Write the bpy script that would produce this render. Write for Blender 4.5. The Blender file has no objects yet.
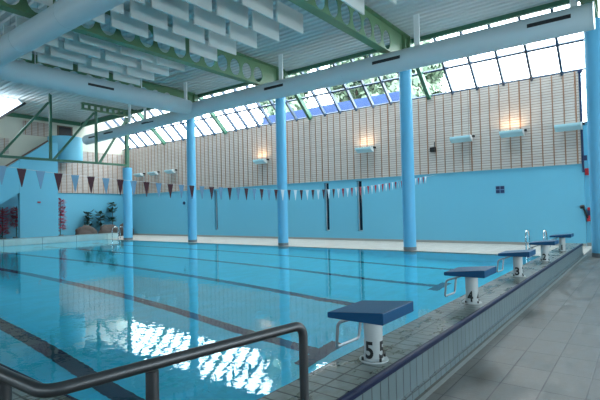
import bpy, bmesh, math, random
from mathutils import Vector, Matrix, noise
random.seed(7)
C = bpy.context.scene.collection
SC = bpy.context.scene
PI = math.pi

# ------------------------------------------------------------------ camera, world, exposure
yaw, pitch, roll = 0.6495, 0.0231, -0.0224
cam_d = bpy.data.cameras.new('camera')
cam_d.sensor_width = 36.0
cam_d.lens = 36.0 * 454.6 / 600.0
cam_d.clip_end = 400
cam = bpy.data.objects.new('camera', cam_d)
C.objects.link(cam)
fwd = Vector((-math.sin(yaw) * math.cos(pitch), math.cos(yaw) * math.cos(pitch), math.sin(pitch)))
rgt = fwd.cross(Vector((0, 0, 1))).normalized()
upv = rgt.cross(fwd)
cr, sr = math.cos(roll), math.sin(roll)
r2 = cr * rgt + sr * upv
u2 = -sr * rgt + cr * upv
mw = Matrix(((r2.x, u2.x, -fwd.x, 1.705), (r2.y, u2.y, -fwd.y, 0.0), (r2.z, u2.z, -fwd.z, 1.16), (0, 0, 0, 1)))
cam.matrix_world = mw
SC.camera = cam

SKY = 11.0
world = bpy.data.worlds.new('overcast_sky')
SC.world = world
world.use_nodes = True
bg = world.node_tree.nodes['Background']
bg.inputs['Color'].default_value = (0.86, 0.95, 1.0, 1)
bg.inputs['Strength'].default_value = SKY

SC.view_settings.view_transform = 'Standard'
SC.view_settings.look = 'None'
SC.view_settings.gamma = 1.0
SC.view_settings.use_curve_mapping = False
SC.view_settings.exposure = 0.0
SC.cycles.use_denoising = True
SC.cycles.max_bounces = 14
SC.cycles.diffuse_bounces = 6
SC.cycles.transparent_max_bounces = 16
SC.cycles.sample_clamp_indirect = 12


def area(name, loc, size, target, power, col, portal=False):
    l = bpy.data.lights.new(name, 'AREA')
    l.shape = 'RECTANGLE'
    l.size, l.size_y = size
    l.energy = power
    l.color = col
    if portal:
        l.cycles.is_portal = True
    o = bpy.data.objects.new(name, l)
    C.objects.link(o)
    o.location = loc
    d = Vector(target) - Vector(loc)
    o.rotation_euler = d.to_track_quat('-Z', 'Y').to_euler()
    return o


# daylight portals: the sloping glazing over the far wall and the glazed band of the wall behind the camera
area('daylight_portal', (-12.3, 17.75, 6.9), (36, 3.1), (-12.3, 16.0, 5.0), 1, (1, 1, 1), True)
area('daylight_portal', (-10, -4.85, 2.7), (38, 1.1), (-10, 5, 2.7), 1, (1, 1, 1), True)
area('daylight_portal', (8.85, 7, 2.3), (12, 2.8), (0, 7, 2.3), 1, (1, 1, 1), True)


# ------------------------------------------------------------------ materials
def lin(c):
    c = c / 255.0
    return c / 12.92 if c <= 0.04045 else ((c + 0.055) / 1.055) ** 2.4


def rgb(r, g, b):
    return (lin(r), lin(g), lin(b), 1)


def mat(name, col, rough=0.5, metal=0.0, var=0.06, scale=3.0, spec=0.5, bump=0.0, bscale=40):
    m = bpy.data.materials.new(name)
    m.use_nodes = True
    nt = m.node_tree
    b = nt.nodes['Principled BSDF']
    b.inputs['Roughness'].default_value = rough
    b.inputs['Metallic'].default_value = metal
    b.inputs['Specular IOR Level'].default_value = spec
    tc = nt.nodes.new('ShaderNodeTexCoord')
    n = nt.nodes.new('ShaderNodeTexNoise')
    n.inputs['Scale'].default_value = scale
    n.inputs['Detail'].default_value = 4
    nt.links.new(tc.outputs['Object'], n.inputs['Vector'])
    r = nt.nodes.new('ShaderNodeMixRGB')
    r.inputs[1].default_value = tuple(max(0, c * (1 - var)) for c in col[:3]) + (1,)
    r.inputs[2].default_value = tuple(min(1, c * (1 + var)) for c in col[:3]) + (1,)
    nt.links.new(n.outputs['Fac'], r.inputs[0])
    nt.links.new(r.outputs[0], b.inputs['Base Color'])
    if bump:
        n2 = nt.nodes.new('ShaderNodeTexNoise')
        n2.inputs['Scale'].default_value = bscale
        nt.links.new(tc.outputs['Object'], n2.inputs['Vector'])
        bp = nt.nodes.new('ShaderNodeBump')
        bp.inputs['Strength'].default_value = bump
        bp.inputs['Distance'].default_value = 0.01
        nt.links.new(n2.outputs['Fac'], bp.inputs['Height'])
        nt.links.new(bp.outputs[0], b.inputs['Normal'])
    return m


def brick_mat(name, c1, c2, cm, bw, bh, mortar, rough, axes, offset=0.0, wet=0.0, off=(0, 0), squash_var=0.0):
    """tiles laid out in metres on the two given axes of object space"""
    m = bpy.data.materials.new(name)
    m.use_nodes = True
    nt = m.node_tree
    b = nt.nodes['Principled BSDF']
    tc = nt.nodes.new('ShaderNodeTexCoord')
    sp = nt.nodes.new('ShaderNodeSeparateXYZ')
    cb = nt.nodes.new('ShaderNodeCombineXYZ')
    nt.links.new(tc.outputs['Object'], sp.inputs[0])
    for k in (0, 1):
        ad = nt.nodes.new('ShaderNodeMath')
        ad.operation = 'ADD'
        ad.inputs[1].default_value = off[k]
        nt.links.new(sp.outputs[axes[k]], ad.inputs[0])
        nt.links.new(ad.outputs[0], cb.inputs[k])
    bt = nt.nodes.new('ShaderNodeTexBrick')
    bt.offset = offset
    bt.squash = 1.0
    bt.inputs['Color1'].default_value = c1
    bt.inputs['Color2'].default_value = c2
    bt.inputs['Mortar'].default_value = cm
    bt.inputs['Scale'].default_value = 1.0
    bt.inputs['Brick Width'].default_value = bw
    bt.inputs['Row Height'].default_value = bh
    bt.inputs['Mortar Size'].default_value = mortar
    bt.inputs['Mortar Smooth'].default_value = 0.3
    bt.inputs['Bias'].default_value = 0.0
    nt.links.new(cb.outputs[0], bt.inputs['Vector'])
    n = nt.nodes.new('ShaderNodeTexNoise')
    n.inputs['Scale'].default_value = 3.2 if wet else 2.0
    n.inputs['Detail'].default_value = 9
    n.inputs['Roughness'].default_value = 0.65
    mps = nt.nodes.new('ShaderNodeMapping')
    mps.inputs['Scale'].default_value = (1.9, 0.8, 1)
    nt.links.new(tc.outputs['Object'], mps.inputs['Vector'])
    nt.links.new(mps.outputs[0], n.inputs['Vector'])
    mx = nt.nodes.new('ShaderNodeMixRGB')
    mx.blend_type = 'MULTIPLY'
    rp = nt.nodes.new('ShaderNodeValToRGB')
    rp.color_ramp.elements[0].position = 0.42
    rp.color_ramp.elements[1].position = 0.60
    rp.color_ramp.elements[0].color = (0.60, 0.55, 0.47, 1)
    rp.color_ramp.elements[1].color = (1, 1, 1, 1)
    nt.links.new(n.outputs['Fac'], rp.inputs[0])
    mx.inputs[0].default_value = 1.0 if wet else 0.25
    nt.links.new(bt.outputs['Color'], mx.inputs[1])
    nt.links.new(rp.outputs[0], mx.inputs[2])
    nt.links.new(mx.outputs[0], b.inputs['Base Color'])
    b.inputs['Roughness'].default_value = rough
    if wet:
        b.inputs['Specular IOR Level'].default_value = 0.32
    if wet:
        r3 = nt.nodes.new('ShaderNodeMapRange')
        r3.inputs['From Min'].default_value = 0.35
        r3.inputs['From Max'].default_value = 0.68
        r3.inputs['To Min'].default_value = rough - wet
        r3.inputs['To Max'].default_value = rough
        nt.links.new(n.outputs['Fac'], r3.inputs['Value'])
        nt.links.new(r3.outputs[0], b.inputs['Roughness'])
    bp = nt.nodes.new('ShaderNodeBump')
    bp.inputs['Strength'].default_value = 0.35
    bp.inputs['Distance'].default_value = 0.004
    bp.invert = True
    nt.links.new(bt.outputs['Fac'], bp.inputs['Height'])
    if wet:
        n3 = nt.nodes.new('ShaderNodeTexNoise')
        n3.inputs['Scale'].default_value = 34
        mpn = nt.nodes.new('ShaderNodeMapping')
        mpn.inputs['Scale'].default_value = (0.35, 1.6, 1)
        nt.links.new(tc.outputs['Object'], mpn.inputs['Vector'])
        nt.links.new(mpn.outputs[0], n3.inputs['Vector'])
        bp2 = nt.nodes.new('ShaderNodeBump')
        bp2.inputs['Strength'].default_value = 0.22
        bp2.inputs['Distance'].default_value = 0.004
        nt.links.new(n3.outputs['Fac'], bp2.inputs['Height'])
        nt.links.new(bp.outputs[0], bp2.inputs['Normal'])
        nt.links.new(bp2.outputs[0], b.inputs['Normal'])
    else:
        nt.links.new(bp.outputs[0], b.inputs['Normal'])
    return m


M = {}
M['blue_wall'] = mat('blue_wall_paint', rgb(106, 181, 207), 0.45, var=0.03, scale=0.6, spec=0.3)
M['cream'] = mat('cream_plaster', rgb(205, 205, 190), 0.7, var=0.04)
M['col'] = mat('blue_column_paint', rgb(104, 182, 220), 0.38, var=0.03, spec=0.35)
M['duct'] = mat('duct_paint', rgb(186, 200, 205), 0.42, var=0.03, scale=1.2, spec=0.35)
M['green'] = mat('green_steel_paint', rgb(62, 112, 88), 0.42, var=0.08)
M['beam'] = mat('beam_green_paint', rgb(98, 134, 98), 0.45, var=0.08)
M['deck_roof'] = mat('roof_sheet_paint', rgb(196, 200, 200), 0.5, var=0.05, scale=0.8, spec=0.3)
M['baffle'] = mat('baffle_fabric', rgb(214, 216, 212), 0.8, var=0.03, spec=0.2)
M['dark'] = mat('dark_slot', rgb(28, 30, 34), 0.5, var=0.1)
M['mullion'] = mat('mullion_grey', rgb(50, 74, 98), 0.4, var=0.05)
M['navy'] = mat('navy_glazed_tile', rgb(18, 28, 58), 0.5, var=0.12, scale=8, spec=0.2)
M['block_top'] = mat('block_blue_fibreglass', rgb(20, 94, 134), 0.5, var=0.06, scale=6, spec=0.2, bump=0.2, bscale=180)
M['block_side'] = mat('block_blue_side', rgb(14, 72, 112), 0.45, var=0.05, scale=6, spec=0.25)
M['ped'] = mat('pedestal_white', rgb(178, 184, 185), 0.35, var=0.04, scale=8)
M['chrome'] = mat('polished_steel', rgb(205, 210, 212), 0.16, 1.0, var=0.03)
M['steel'] = mat('grey_handle_steel', rgb(165, 172, 175), 0.35, 0.6, var=0.05)
M['rail'] = mat('brushed_rail_steel', rgb(84, 84, 86), 0.42, 0.8, var=0.08, scale=12)
M['black'] = mat('black_paint', rgb(16, 17, 20), 0.45, var=0.1)
M['basin'] = brick_mat('pool_basin_tile', rgb(62, 220, 250), rgb(58, 217, 248), rgb(50, 207, 242), 0.25, 0.125, 0.004, 0.35, (0, 1))
M['lane'] = mat('lane_line_tile', rgb(14, 34, 74), 0.4, var=0.2, scale=5)
M['floor'] = brick_mat('floor_tile', rgb(104, 106, 103), rgb(90, 94, 92), rgb(40, 44, 44), 0.52, 0.31, 0.006, 0.52, (1, 0), 0.0, 0.2, (0.02, -0.05 + 0.0))
M['floor_skylit'] = brick_mat('floor_tile_skylit', rgb(178, 175, 167), rgb(172, 169, 162), rgb(132, 130, 126), 0.3, 0.3, 0.006, 0.5, (1, 0))  # same tile as the floor, lightened: glazing daylight is put into the colour
M['deck'] = brick_mat('deck_tile', rgb(126, 137, 135), rgb(112, 124, 123), rgb(40, 47, 49), 0.215, 0.125, 0.009, 0.42, (0, 1), 0.0, 0.2, (0.24, 0))
M['rimface'] = brick_mat('rim_tile', rgb(104, 120, 124), rgb(97, 113, 118), rgb(40, 49, 53), 0.125, 0.25, 0.007, 0.3, (1, 2), 0.0, 0.0, (0, 0.29))
M['ledge'] = brick_mat('ledge_tile', rgb(186, 214, 214), rgb(178, 208, 210), rgb(120, 150, 155), 1.9, 0.4, 0.02, 0.3, (1, 2), 0.0, 0.0, (0, 0.4))
M['channel'] = mat('drain_channel_steel', rgb(128, 134, 132), 0.35, var=0.15, scale=9)
M['maroon'] = mat('maroon_pennant_cloth', rgb(62, 18, 34), 0.7, var=0.1)
M['redflag'] = mat('red_pennant_cloth', rgb(150, 30, 52), 0.7, var=0.1)
M['blueflag'] = mat('blue_pennant_cloth', rgb(104, 146, 176), 0.7, var=0.08)
M['paleflag'] = mat('white_pennant_cloth', rgb(205, 220, 228), 0.7, var=0.05)
M['cord'] = mat('pennant_cord', rgb(190, 195, 200), 0.6)
M['lampbody'] = mat('lamp_housing', rgb(176, 214, 222), 0.4, var=0.03)
M['lampend'] = mat('lamp_end_cap', rgb(225, 230, 230), 0.4, var=0.03)
M['red'] = mat('red_plastic', rgb(176, 28, 40), 0.4)
M['signblue'] = mat('sign_dark_blue', rgb(24, 44, 84), 0.4)
M['white'] = mat('white_paint', rgb(225, 228, 228), 0.45, var=0.03)
M['brown'] = mat('brown_handrail', rgb(96, 74, 60), 0.5, var=0.1)
M['rock'] = mat('grey_rock', rgb(84, 76, 72), 0.9, var=0.35, scale=4, bump=0.8, bscale=9)
M['leaf'] = mat('dark_leaf', rgb(34, 66, 42), 0.5, var=0.3, scale=6)
M['redleaf'] = mat('red_flower', rgb(196, 44, 78), 0.6, var=0.35, scale=9)
M['pot'] = mat('grey_planter', rgb(120, 128, 135), 0.6)
M['treeleaf'] = mat('tree_foliage', rgb(122, 144, 120), 0.7, var=0.45, scale=1.5)
M['bark'] = mat('tree_bark', rgb(86, 72, 60), 0.9, var=0.3)
M['blueroof'] = mat('blue_roof_sheet', rgb(6, 54, 108), 0.5, var=0.25, scale=1.2)
M['outground'] = mat('outside_ground', rgb(80, 86, 76), 0.9, var=0.2)
M['darkglass'] = mat('dark_window_glass', rgb(24, 40, 60), 0.1, var=0.1)


def wood_mat(name, axis):
    m = bpy.data.materials.new(name)
    m.use_nodes = True
    nt = m.node_tree
    b = nt.nodes['Principled BSDF']
    b.inputs['Roughness'].default_value = 0.6
    b.inputs['Specular IOR Level'].default_value = 0.25
    tc = nt.nodes.new('ShaderNodeTexCoord')
    sp = nt.nodes.new('ShaderNodeSeparateXYZ')
    nt.links.new(tc.outputs['Object'], sp.inputs[0])
    cb = nt.nodes.new('ShaderNodeCombineXYZ')
    nt.links.new(sp.outputs[axis], cb.inputs[0])
    nt.links.new(sp.outputs[2], cb.inputs[1])
    bt = nt.nodes.new('ShaderNodeTexBrick')
    bt.offset = 0.0
    bt.inputs['Color1'].default_value = rgb(196, 187, 180)
    bt.inputs['Color2'].default_value = rgb(188, 179, 172)
    bt.inputs['Mortar'].default_value = rgb(140, 126, 117)
    bt.inputs['Scale'].default_value = 1.0
    bt.inputs['Brick Width'].default_value = 4.0
    bt.inputs['Row Height'].default_value = 0.1
    bt.inputs['Mortar Size'].default_value = 0.011
    bt.inputs['Mortar Smooth'].default_value = 0.2
    nt.links.new(cb.outputs[0], bt.inputs['Vector'])
    nt.links.new(bt.outputs['Color'], b.inputs['Base Color'])
    bp = nt.nodes.new('ShaderNodeBump')
    bp.invert = True
    bp.inputs['Strength'].default_value = 0.5
    bp.inputs['Distance'].default_value = 0.02
    nt.links.new(bt.outputs['Fac'], bp.inputs['Height'])
    nt.links.new(bp.outputs[0], b.inputs['Normal'])
    return m


M['wood'] = wood_mat('slatted_wood_far', 0)
M['wood_end'] = wood_mat('slatted_wood_end', 1)
M['batten'] = mat('brown_batten', rgb(150, 112, 88), 0.6, var=0.12)


def glass_pane_mat():
    m = bpy.data.materials.new('window_glass')
    m.use_nodes = True
    nt = m.node_tree
    nt.nodes.remove(nt.nodes['Principled BSDF'])
    t = nt.nodes.new('ShaderNodeBsdfTransparent')
    t.inputs[0].default_value = (0.96, 0.985, 0.985, 1)
    g = nt.nodes.new('ShaderNodeBsdfGlossy')
    g.inputs['Roughness'].default_value = 0.02
    mx = nt.nodes.new('ShaderNodeMixShader')
    mx.inputs[0].default_value = 0.05
    nt.links.new(t.outputs[0], mx.inputs[1])
    nt.links.new(g.outputs[0], mx.inputs[2])
    nt.links.new(mx.outputs[0], nt.nodes['Material Output'].inputs['Surface'])
    return m


M['glass'] = glass_pane_mat()


def water_mat():
    m = bpy.data.materials.new('pool_water')
    m.use_nodes = True
    nt = m.node_tree
    nt.nodes.remove(nt.nodes['Principled BSDF'])
    g = nt.nodes.new('ShaderNodeBsdfGlass')
    g.inputs['IOR'].default_value = 1.333
    g.inputs['Roughness'].default_value = 0.0
    g.inputs['Color'].default_value = (0.9, 0.99, 1.0, 1)
    tc = nt.nodes.new('ShaderNodeTexCoord')
    mp = nt.nodes.new('ShaderNodeMapping')
    mp.inputs['Scale'].default_value = (1.0, 1.0, 1.0)
    nt.links.new(tc.outputs['Object'], mp.inputs['Vector'])
    n1 = nt.nodes.new('ShaderNodeTexNoise')
    n1.inputs['Scale'].default_value = 5.5
    n1.inputs['Detail'].default_value = 2.0
    nt.links.new(mp.outputs[0], n1.inputs['Vector'])
    b1 = nt.nodes.new('ShaderNodeBump')
    b1.inputs['Strength'].default_value = 0.5
    b1.inputs['Distance'].default_value = 0.003
    nt.links.new(n1.outputs['Fac'], b1.inputs['Height'])
    nt.links.new(b1.outputs[0], g.inputs['Normal'])
    nt.links.new(g.outputs[0], nt.nodes['Material Output'].inputs['Surface'])
    return m


M['water'] = water_mat()


def emit_mat(name, col, s):
    m = bpy.data.materials.new(name)
    m.use_nodes = True
    nt = m.node_tree
    b = nt.nodes['Principled BSDF']
    b.inputs['Base Color'].default_value = col
    b.inputs['Emission Color'].default_value = col
    b.inputs['Emission Strength'].default_value = s
    return m


M['lamp_lit'] = emit_mat('lit_lamp_tube', (1.0, 0.72, 0.42, 1), 3)
M['frosted'] = emit_mat('daylit_frosted_panel', (0.78, 0.9, 1.0, 1), 0.75)


# ------------------------------------------------------------------ mesh helpers
class MB:
    def __init__(s):
        s.v, s.f = [], []

    def add(s, vs, fs):
        o = len(s.v)
        s.v += [tuple(v) for v in vs]
        s.f += [tuple(i + o for i in f) for f in fs]
        return s

    def box(s, x0, x1, y0, y1, z0, z1):
        x0, x1 = min(x0, x1), max(x0, x1)
        y0, y1 = min(y0, y1), max(y0, y1)
        z0, z1 = min(z0, z1), max(z0, z1)
        return s.add([(x0, y0, z0), (x1, y0, z0), (x1, y1, z0), (x0, y1, z0), (x0, y0, z1), (x1, y0, z1), (x1, y1, z1), (x0, y1, z1)],
                     [(0, 3, 2, 1), (4, 5, 6, 7), (0, 1, 5, 4), (1, 2, 6, 5), (2, 3, 7, 6), (3, 0, 4, 7)])

    def bar(s, a, b, w, h, up=(0, 0, 1)):
        a, b = Vector(a), Vector(b)
        d = (b - a).normalized()
        up = Vector(up)
        if abs(d.dot(up)) > 0.98:
            up = Vector((1, 0, 0))
        sd = d.cross(up).normalized()
        u = sd.cross(d)
        vs = []
        for p in (a, b):
            for i, j in ((-1, -1), (1, -1), (1, 1), (-1, 1)):
                vs.append(p + sd * (i * w / 2) + u * (j * h / 2))
        return s.add(vs, [(0, 1, 2, 3), (7, 6, 5, 4), (0, 4, 5, 1), (1, 5, 6, 2), (2, 6, 7, 3), (3, 7, 4, 0)])

    def tube(s, pts, r, n=12, caps=True):
        pts = [Vector(p) for p in pts]
        rings = []
        prev = None
        for i, p in enumerate(pts):
            if i == 0:
                d = pts[1] - p
            elif i == len(pts) - 1:
                d = p - pts[i - 1]
            else:
                d = (pts[i + 1] - p).normalized() + (p - pts[i - 1]).normalized()
            d.normalize()
            if prev is None:
                a = Vector((0, 0, 1)) if abs(d.z) < 0.9 else Vector((1, 0, 0))
                sd = d.cross(a).normalized()
            else:
                sd = (prev - d * prev.dot(d)).normalized()
            prev = sd
            u = d.cross(sd)
            rr = r[i] if isinstance(r, (list, tuple)) else r
            # mitre widening
            k = 1.0
            rings.append([p + (sd * math.cos(2 * PI * j / n) + u * math.sin(2 * PI * j / n)) * rr * k for j in range(n)])
        vs = [v for ring in rings for v in ring]
        fs = []
        for i in range(len(pts) - 1):
            for j in range(n):
                a, b = i * n + j, i * n + (j + 1) % n
                fs.append((a, b, b + n, a + n))
        if caps:
            fs.append(tuple(reversed(range(n))))
            fs.append(tuple(range((len(pts) - 1) * n, len(pts) * n)))
        return s.add(vs, fs)

    def prism(s, poly, axis, a, b):
        """extrude a 2D polygon along axis (0,1,2) between a and b"""
        def P(p, t):
            q = [p[0], p[1]]
            q.insert(axis, t)
            return tuple(q)
        n = len(poly)
        vs = [P(p, a) for p in poly] + [P(p, b) for p in poly]
        fs = [tuple(range(n)), tuple(reversed(range(n, 2 * n)))]
        for i in range(n):
            j = (i + 1) % n
            fs.append((i, i + n, j + n, j))
        return s.add(vs, fs)

    def build(s, name, m, parent=None, smooth=False, bevel=0.0, loc=None):
        me = bpy.data.meshes.new(name)
        me.from_pydata(s.v, [], s.f)
        bm = bmesh.new()
        bm.from_mesh(me)
        bmesh.ops.recalc_face_normals(bm, faces=bm.faces)
        bm.to_mesh(me)
        bm.free()
        me.materials.append(m)
        if smooth:
            for p in me.polygons:
                p.use_smooth = True
            try:
                me.set_sharp_from_angle(angle=math.radians(40))
            except Exception:
                pass
        o = bpy.data.objects.new(name, me)
        C.objects.link(o)
        if parent:
            o.parent = parent
        if loc:
            o.location = loc
        if bevel:
            bv = o.modifiers.new('bevel', 'BEVEL')
            bv.width = bevel
            bv.segments = 2
            bv.limit_method = 'ANGLE'
        return o


def tag(o, label, cat, group=None, kind=None):
    o['label'] = label
    o['category'] = cat
    if group:
        o['group'] = group
    if kind:
        o['kind'] = kind
    return o


def thing(name, label, cat, loc=(0, 0, 0), group=None, kind='thing'):
    o = bpy.data.objects.new(name, None)
    o.empty_display_size = 0.1
    C.objects.link(o)
    o.location = loc
    return tag(o, label, cat, group, kind)


def struct(o):
    o['kind'] = 'structure'
    return o


def dup(root, loc, label=None):
    r = root.copy()
    C.objects.link(r)
    r.location = loc
    if label:
        r['label'] = label
    for ch in list(root.children):
        c = ch.copy()
        C.objects.link(c)
        c.parent = r
        for g in ch.children:
            d = g.copy()
            C.objects.link(d)
            d.parent = c
    return r


def fillet(pts, r, n=6):
    """round the inner corners of a polyline"""
    pts = [Vector(p) for p in pts]
    out = [pts[0]]
    for i in range(1, len(pts) - 1):
        a, b, c = pts[i - 1], pts[i], pts[i + 1]
        d1, d2 = (a - b), (c - b)
        rr = min(r, d1.length * 0.49, d2.length * 0.49)
        p1, p2 = b + d1.normalized() * rr, b + d2.normalized() * rr
        for k in range(n + 1):
            t = k / n
            out.append((1 - t) ** 2 * p1 + 2 * t * (1 - t) * b + t * t * p2)
    out.append(pts[-1])
    return out


# ------------------------------------------------------------------ levels and main dimensions
ZF = -0.35            # hall floor and far poolside
ZW = -0.36            # water level
YW = 19.18            # far wall
XE = -29.5            # end wall
YN = -5.0             # wall behind the camera
XR = 9.0
ZR = 7.46             # underside of roof sheet
ZT = 5.97             # top of far wall
COLX = [0.66, -5.1, -11.0, -17.1, -23.0]

# ------------------------------------------------------------------ floor, raised pool edge, basin
b = MB()
b.box(0.19, XR, YN, YW + 0.5, ZF - 0.3, ZF)
struct(b.build('floor', M['floor']))
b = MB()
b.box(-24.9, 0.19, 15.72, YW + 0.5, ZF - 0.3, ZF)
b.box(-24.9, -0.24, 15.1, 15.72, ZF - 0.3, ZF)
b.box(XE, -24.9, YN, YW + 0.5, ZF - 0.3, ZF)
struct(b.build('floor_poolside', M['floor_skylit']))

b = MB()
b.box(-0.24, 0.17, YN, 15.72, -0.75, 0.0)
b.box(-24.9, -0.24, YN, 1.43, -0.75, 0.0)
edge = struct(b.build('floor_pool_edge', M['deck']))
b = MB()
b.box(0.17, 0.19, YN, 15.72, -0.75, -0.04)
b.box(0.19, 0.205, YN, 15.72, ZF, ZF + 0.07)
b.build('tiled_face', M['rimface'], edge)
b = MB()
b.prism([(0.168, 0.0), (0.171, 0.007), (0.185, 0.007), (0.198, 0.0), (0.203, -0.012), (0.203, -0.04), (0.17, -0.04), (0.17, 0.0)], 1, YN, 15.725)
b.box(-24.9, -0.25, 1.424, 1.438, -0.05, 0.004)
b.build('coping', M['navy'], edge)
b = MB()
b.box(0.235, 0.275, YN, 15.9, ZF, ZF + 0.004)
struct(b.build('trim_1', M['channel']))

prof = [(-0.24, -2.35), (-4.0, -2.32), (-8.0, -1.80), (-12.5, -1.32), (-24.9, -1.02)]


def zpool(x):
    for (xa, za), (xb, zb) in zip(prof, prof[1:]):
        if xb <= x <= xa:
            return za + (zb - za) * (xa - x) / (xa - xb)
    return prof[-1][1]


b = MB()
Y0, Y1 = 1.43, 15.1
for (xa, za), (xb, zb) in zip(prof, prof[1:]):
    b.add([(xa, Y0, za), (xb, Y0, zb), (xb, Y1, zb), (xa, Y1, za)], [(0, 1, 2, 3)])
    b.add([(xa, Y1, za), (xb, Y1, zb), (xb, Y1, ZF), (xa, Y1, ZF)], [(0, 1, 2, 3)])
    b.add([(xa, Y0, za), (xb, Y0, zb), (xb, Y0, -0.05), (xa, Y0, -0.05)], [(0, 1, 2, 3)])
b.add([(-0.241, Y0, -2.35), (-0.241, Y1, -2.35), (-0.241, Y1, -0.03), (-0.241, Y0, -0.03)], [(0, 1, 2, 3)])
b.add([(-24.899, Y0, -1.02), (-24.899, Y1, -1.02), (-24.899, Y1, ZW - 0.01), (-24.899, Y0, ZW - 0.01)], [(0, 1, 2, 3)])
me_b = b.build('floor_pool_basin', M['basin'])
struct(me_b)
bm = bmesh.new()
bm.from_mesh(me_b.data)
for f in bm.faces:
    ctr = f.calc_center_median()
    if f.normal.dot(Vector((-12, 8, -0.3)) - ctr) < 0:
        f.normal_flip()
bm.to_mesh(me_b.data)
bm.free()
LANES = [3.14 + 2.5 * k for k in range(5)]
for yl in LANES:
    b = MB()
    xs = [-2.25, -4.0, -8.0, -12.5, -22.9]
    for xa, xb in zip(xs, xs[1:]):
        za, zb = zpool(xa) + 0.006, zpool(xb) + 0.006
        b.add([(xa, yl - 0.125, za), (xb, yl - 0.125, zb), (xb, yl + 0.125, zb), (xa, yl + 0.125, za)], [(0, 1, 2, 3)])
    for xt in (-2.25, -22.9):
        xa, xb = xt + 0.125, xt - 0.125
        za, zb = zpool(xa) + 0.007, zpool(xb) + 0.007
        b.add([(xa, yl - 0.5, za), (xb, yl - 0.5, zb), (xb, yl + 0.5, zb), (xa, yl + 0.5, za)], [(0, 1, 2, 3)])
    # wall cross above the lane end
    b.box(-0.25, -0.243, yl - 0.125, yl + 0.125, -1.6, -0.65)
    b.build('lane_marking', M['lane'], me_b)

b = MB()
nx, ny = 2, 2
b.add([(-24.9, Y0, ZW), (-0.24, Y0, ZW), (-0.24, Y1, ZW), (-24.9, Y1, ZW)], [(0, 1, 2, 3)])
wat = b.build('pool_water', M['water'])
tag(wat, 'clear turquoise water filling the swimming pool', 'water', None, 'stuff')

# raised turning edge at the far end of the pool
b = MB()
b.box(-25.6, -24.9, 1.0, 15.95, -0.75, 0.0)
lg = struct(b.build('trim_2', M['ledge']))

# ------------------------------------------------------------------ walls
slits = [(-11.32, -11.02), (-9.42, -9.12), (-19.55, -19.25)]
b = MB()
xs = sorted([v for s in slits for v in s])
edges = [XE - 0.3] + xs + [-0.02]
for i in range(0, len(edges), 2):
    b.box(edges[i], edges[i + 1], YW, YW + 0.3, ZF, ZT)
for a, c in slits:
    b.box(a, c, YW, YW + 0.3, ZF, 0.10)
    b.box(a, c, YW, YW + 0.3, 2.52, ZT)
b.box(-0.02, XR, YW + 0.16, YW + 0.3, ZF, 2.62)
b.box(0.3, XR, YW + 0.16, YW + 0.3, 2.62, ZT)
b.box(-0.02, 0.3, YW + 0.16, YW + 0.3, 2.62, 4.1)
wall_far = struct(b.build('wall_far', M['blue_wall']))
for k, (a, c) in enumerate(slits):
    b = MB()
    b.box(a, c, YW + 0.22, YW + 0.26, 0.10, 2.52)
    w = struct(b.build('window_%d' % (k + 11), M['darkglass']))
    b = MB()
    b.box(a, a + 0.03, YW + 0.18, YW + 0.22, 0.10, 2.52)
    b.box(c - 0.03, c, YW + 0.18, YW + 0.22, 0.10, 2.52)
    b.box(a, c, YW + 0.18, YW + 0.22, 0.10, 0.14)
    b.build('window_frame', M['white'], w)
# side light beside the end of the wood panelling
b = MB()
b.box(-0.02, 0.3, YW + 0.2, YW + 0.22, 4.1, ZT)
w = struct(b.build('window_14', M['glass']))
b = MB()
b.box(0.27, 0.3, YW + 0.12, YW + 0.2, 4.1, ZT)
b.box(0.0, 0.27, YW + 0.12, YW + 0.2, 4.1, 4.14)
b.build('window_frame', M['mullion'], w)
b = MB()
b.box(XE, -0.02, YW - 0.02, YW, ZF, ZF + 0.10)
b.box(-0.02, XR, YW + 0.14, YW + 0.16, ZF, ZF + 0.12)
struct(b.build('baseboard_far', mat('grey_skirting', rgb(150, 152, 148), 0.5)))

# slatted wood panelling on the far wall with vertical battens
b = MB()
b.box(XE + 0.06, -0.08, YW - 0.05, YW, 2.62, ZT)
pan = struct(b.build('wall_panelling_far', M['wood']))
b = MB()
x = -0.19
k = 0
while x > XE + 0.2:
    w_ = 0.034 if k % 5 else 0.05
    b.box(x - w_ / 2, x + w_ / 2, YW - 0.066, YW - 0.05, 2.62, ZT)
    x -= 0.372
    k += 1
ob = b.build('batten', M['batten'], pan)
ob['kind'] = 'stuff'
b = MB()
b.tube([(-0.03, YW - 0.05, 2.3), (-0.03, YW - 0.05, ZT + 0.0)], 0.035, 10)
b.box(-0.09, 0.05, YW - 0.12, YW - 0.01, ZT - 0.08, ZT + 0.02)
b.box(-0.02, 0.1, YW - 0.12, YW - 0.01, 2.72, 2.9)
tag(b.build('downpipe', M['signblue']), 'dark pipe running down the right end of the wood panelling', 'pipe')

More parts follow.
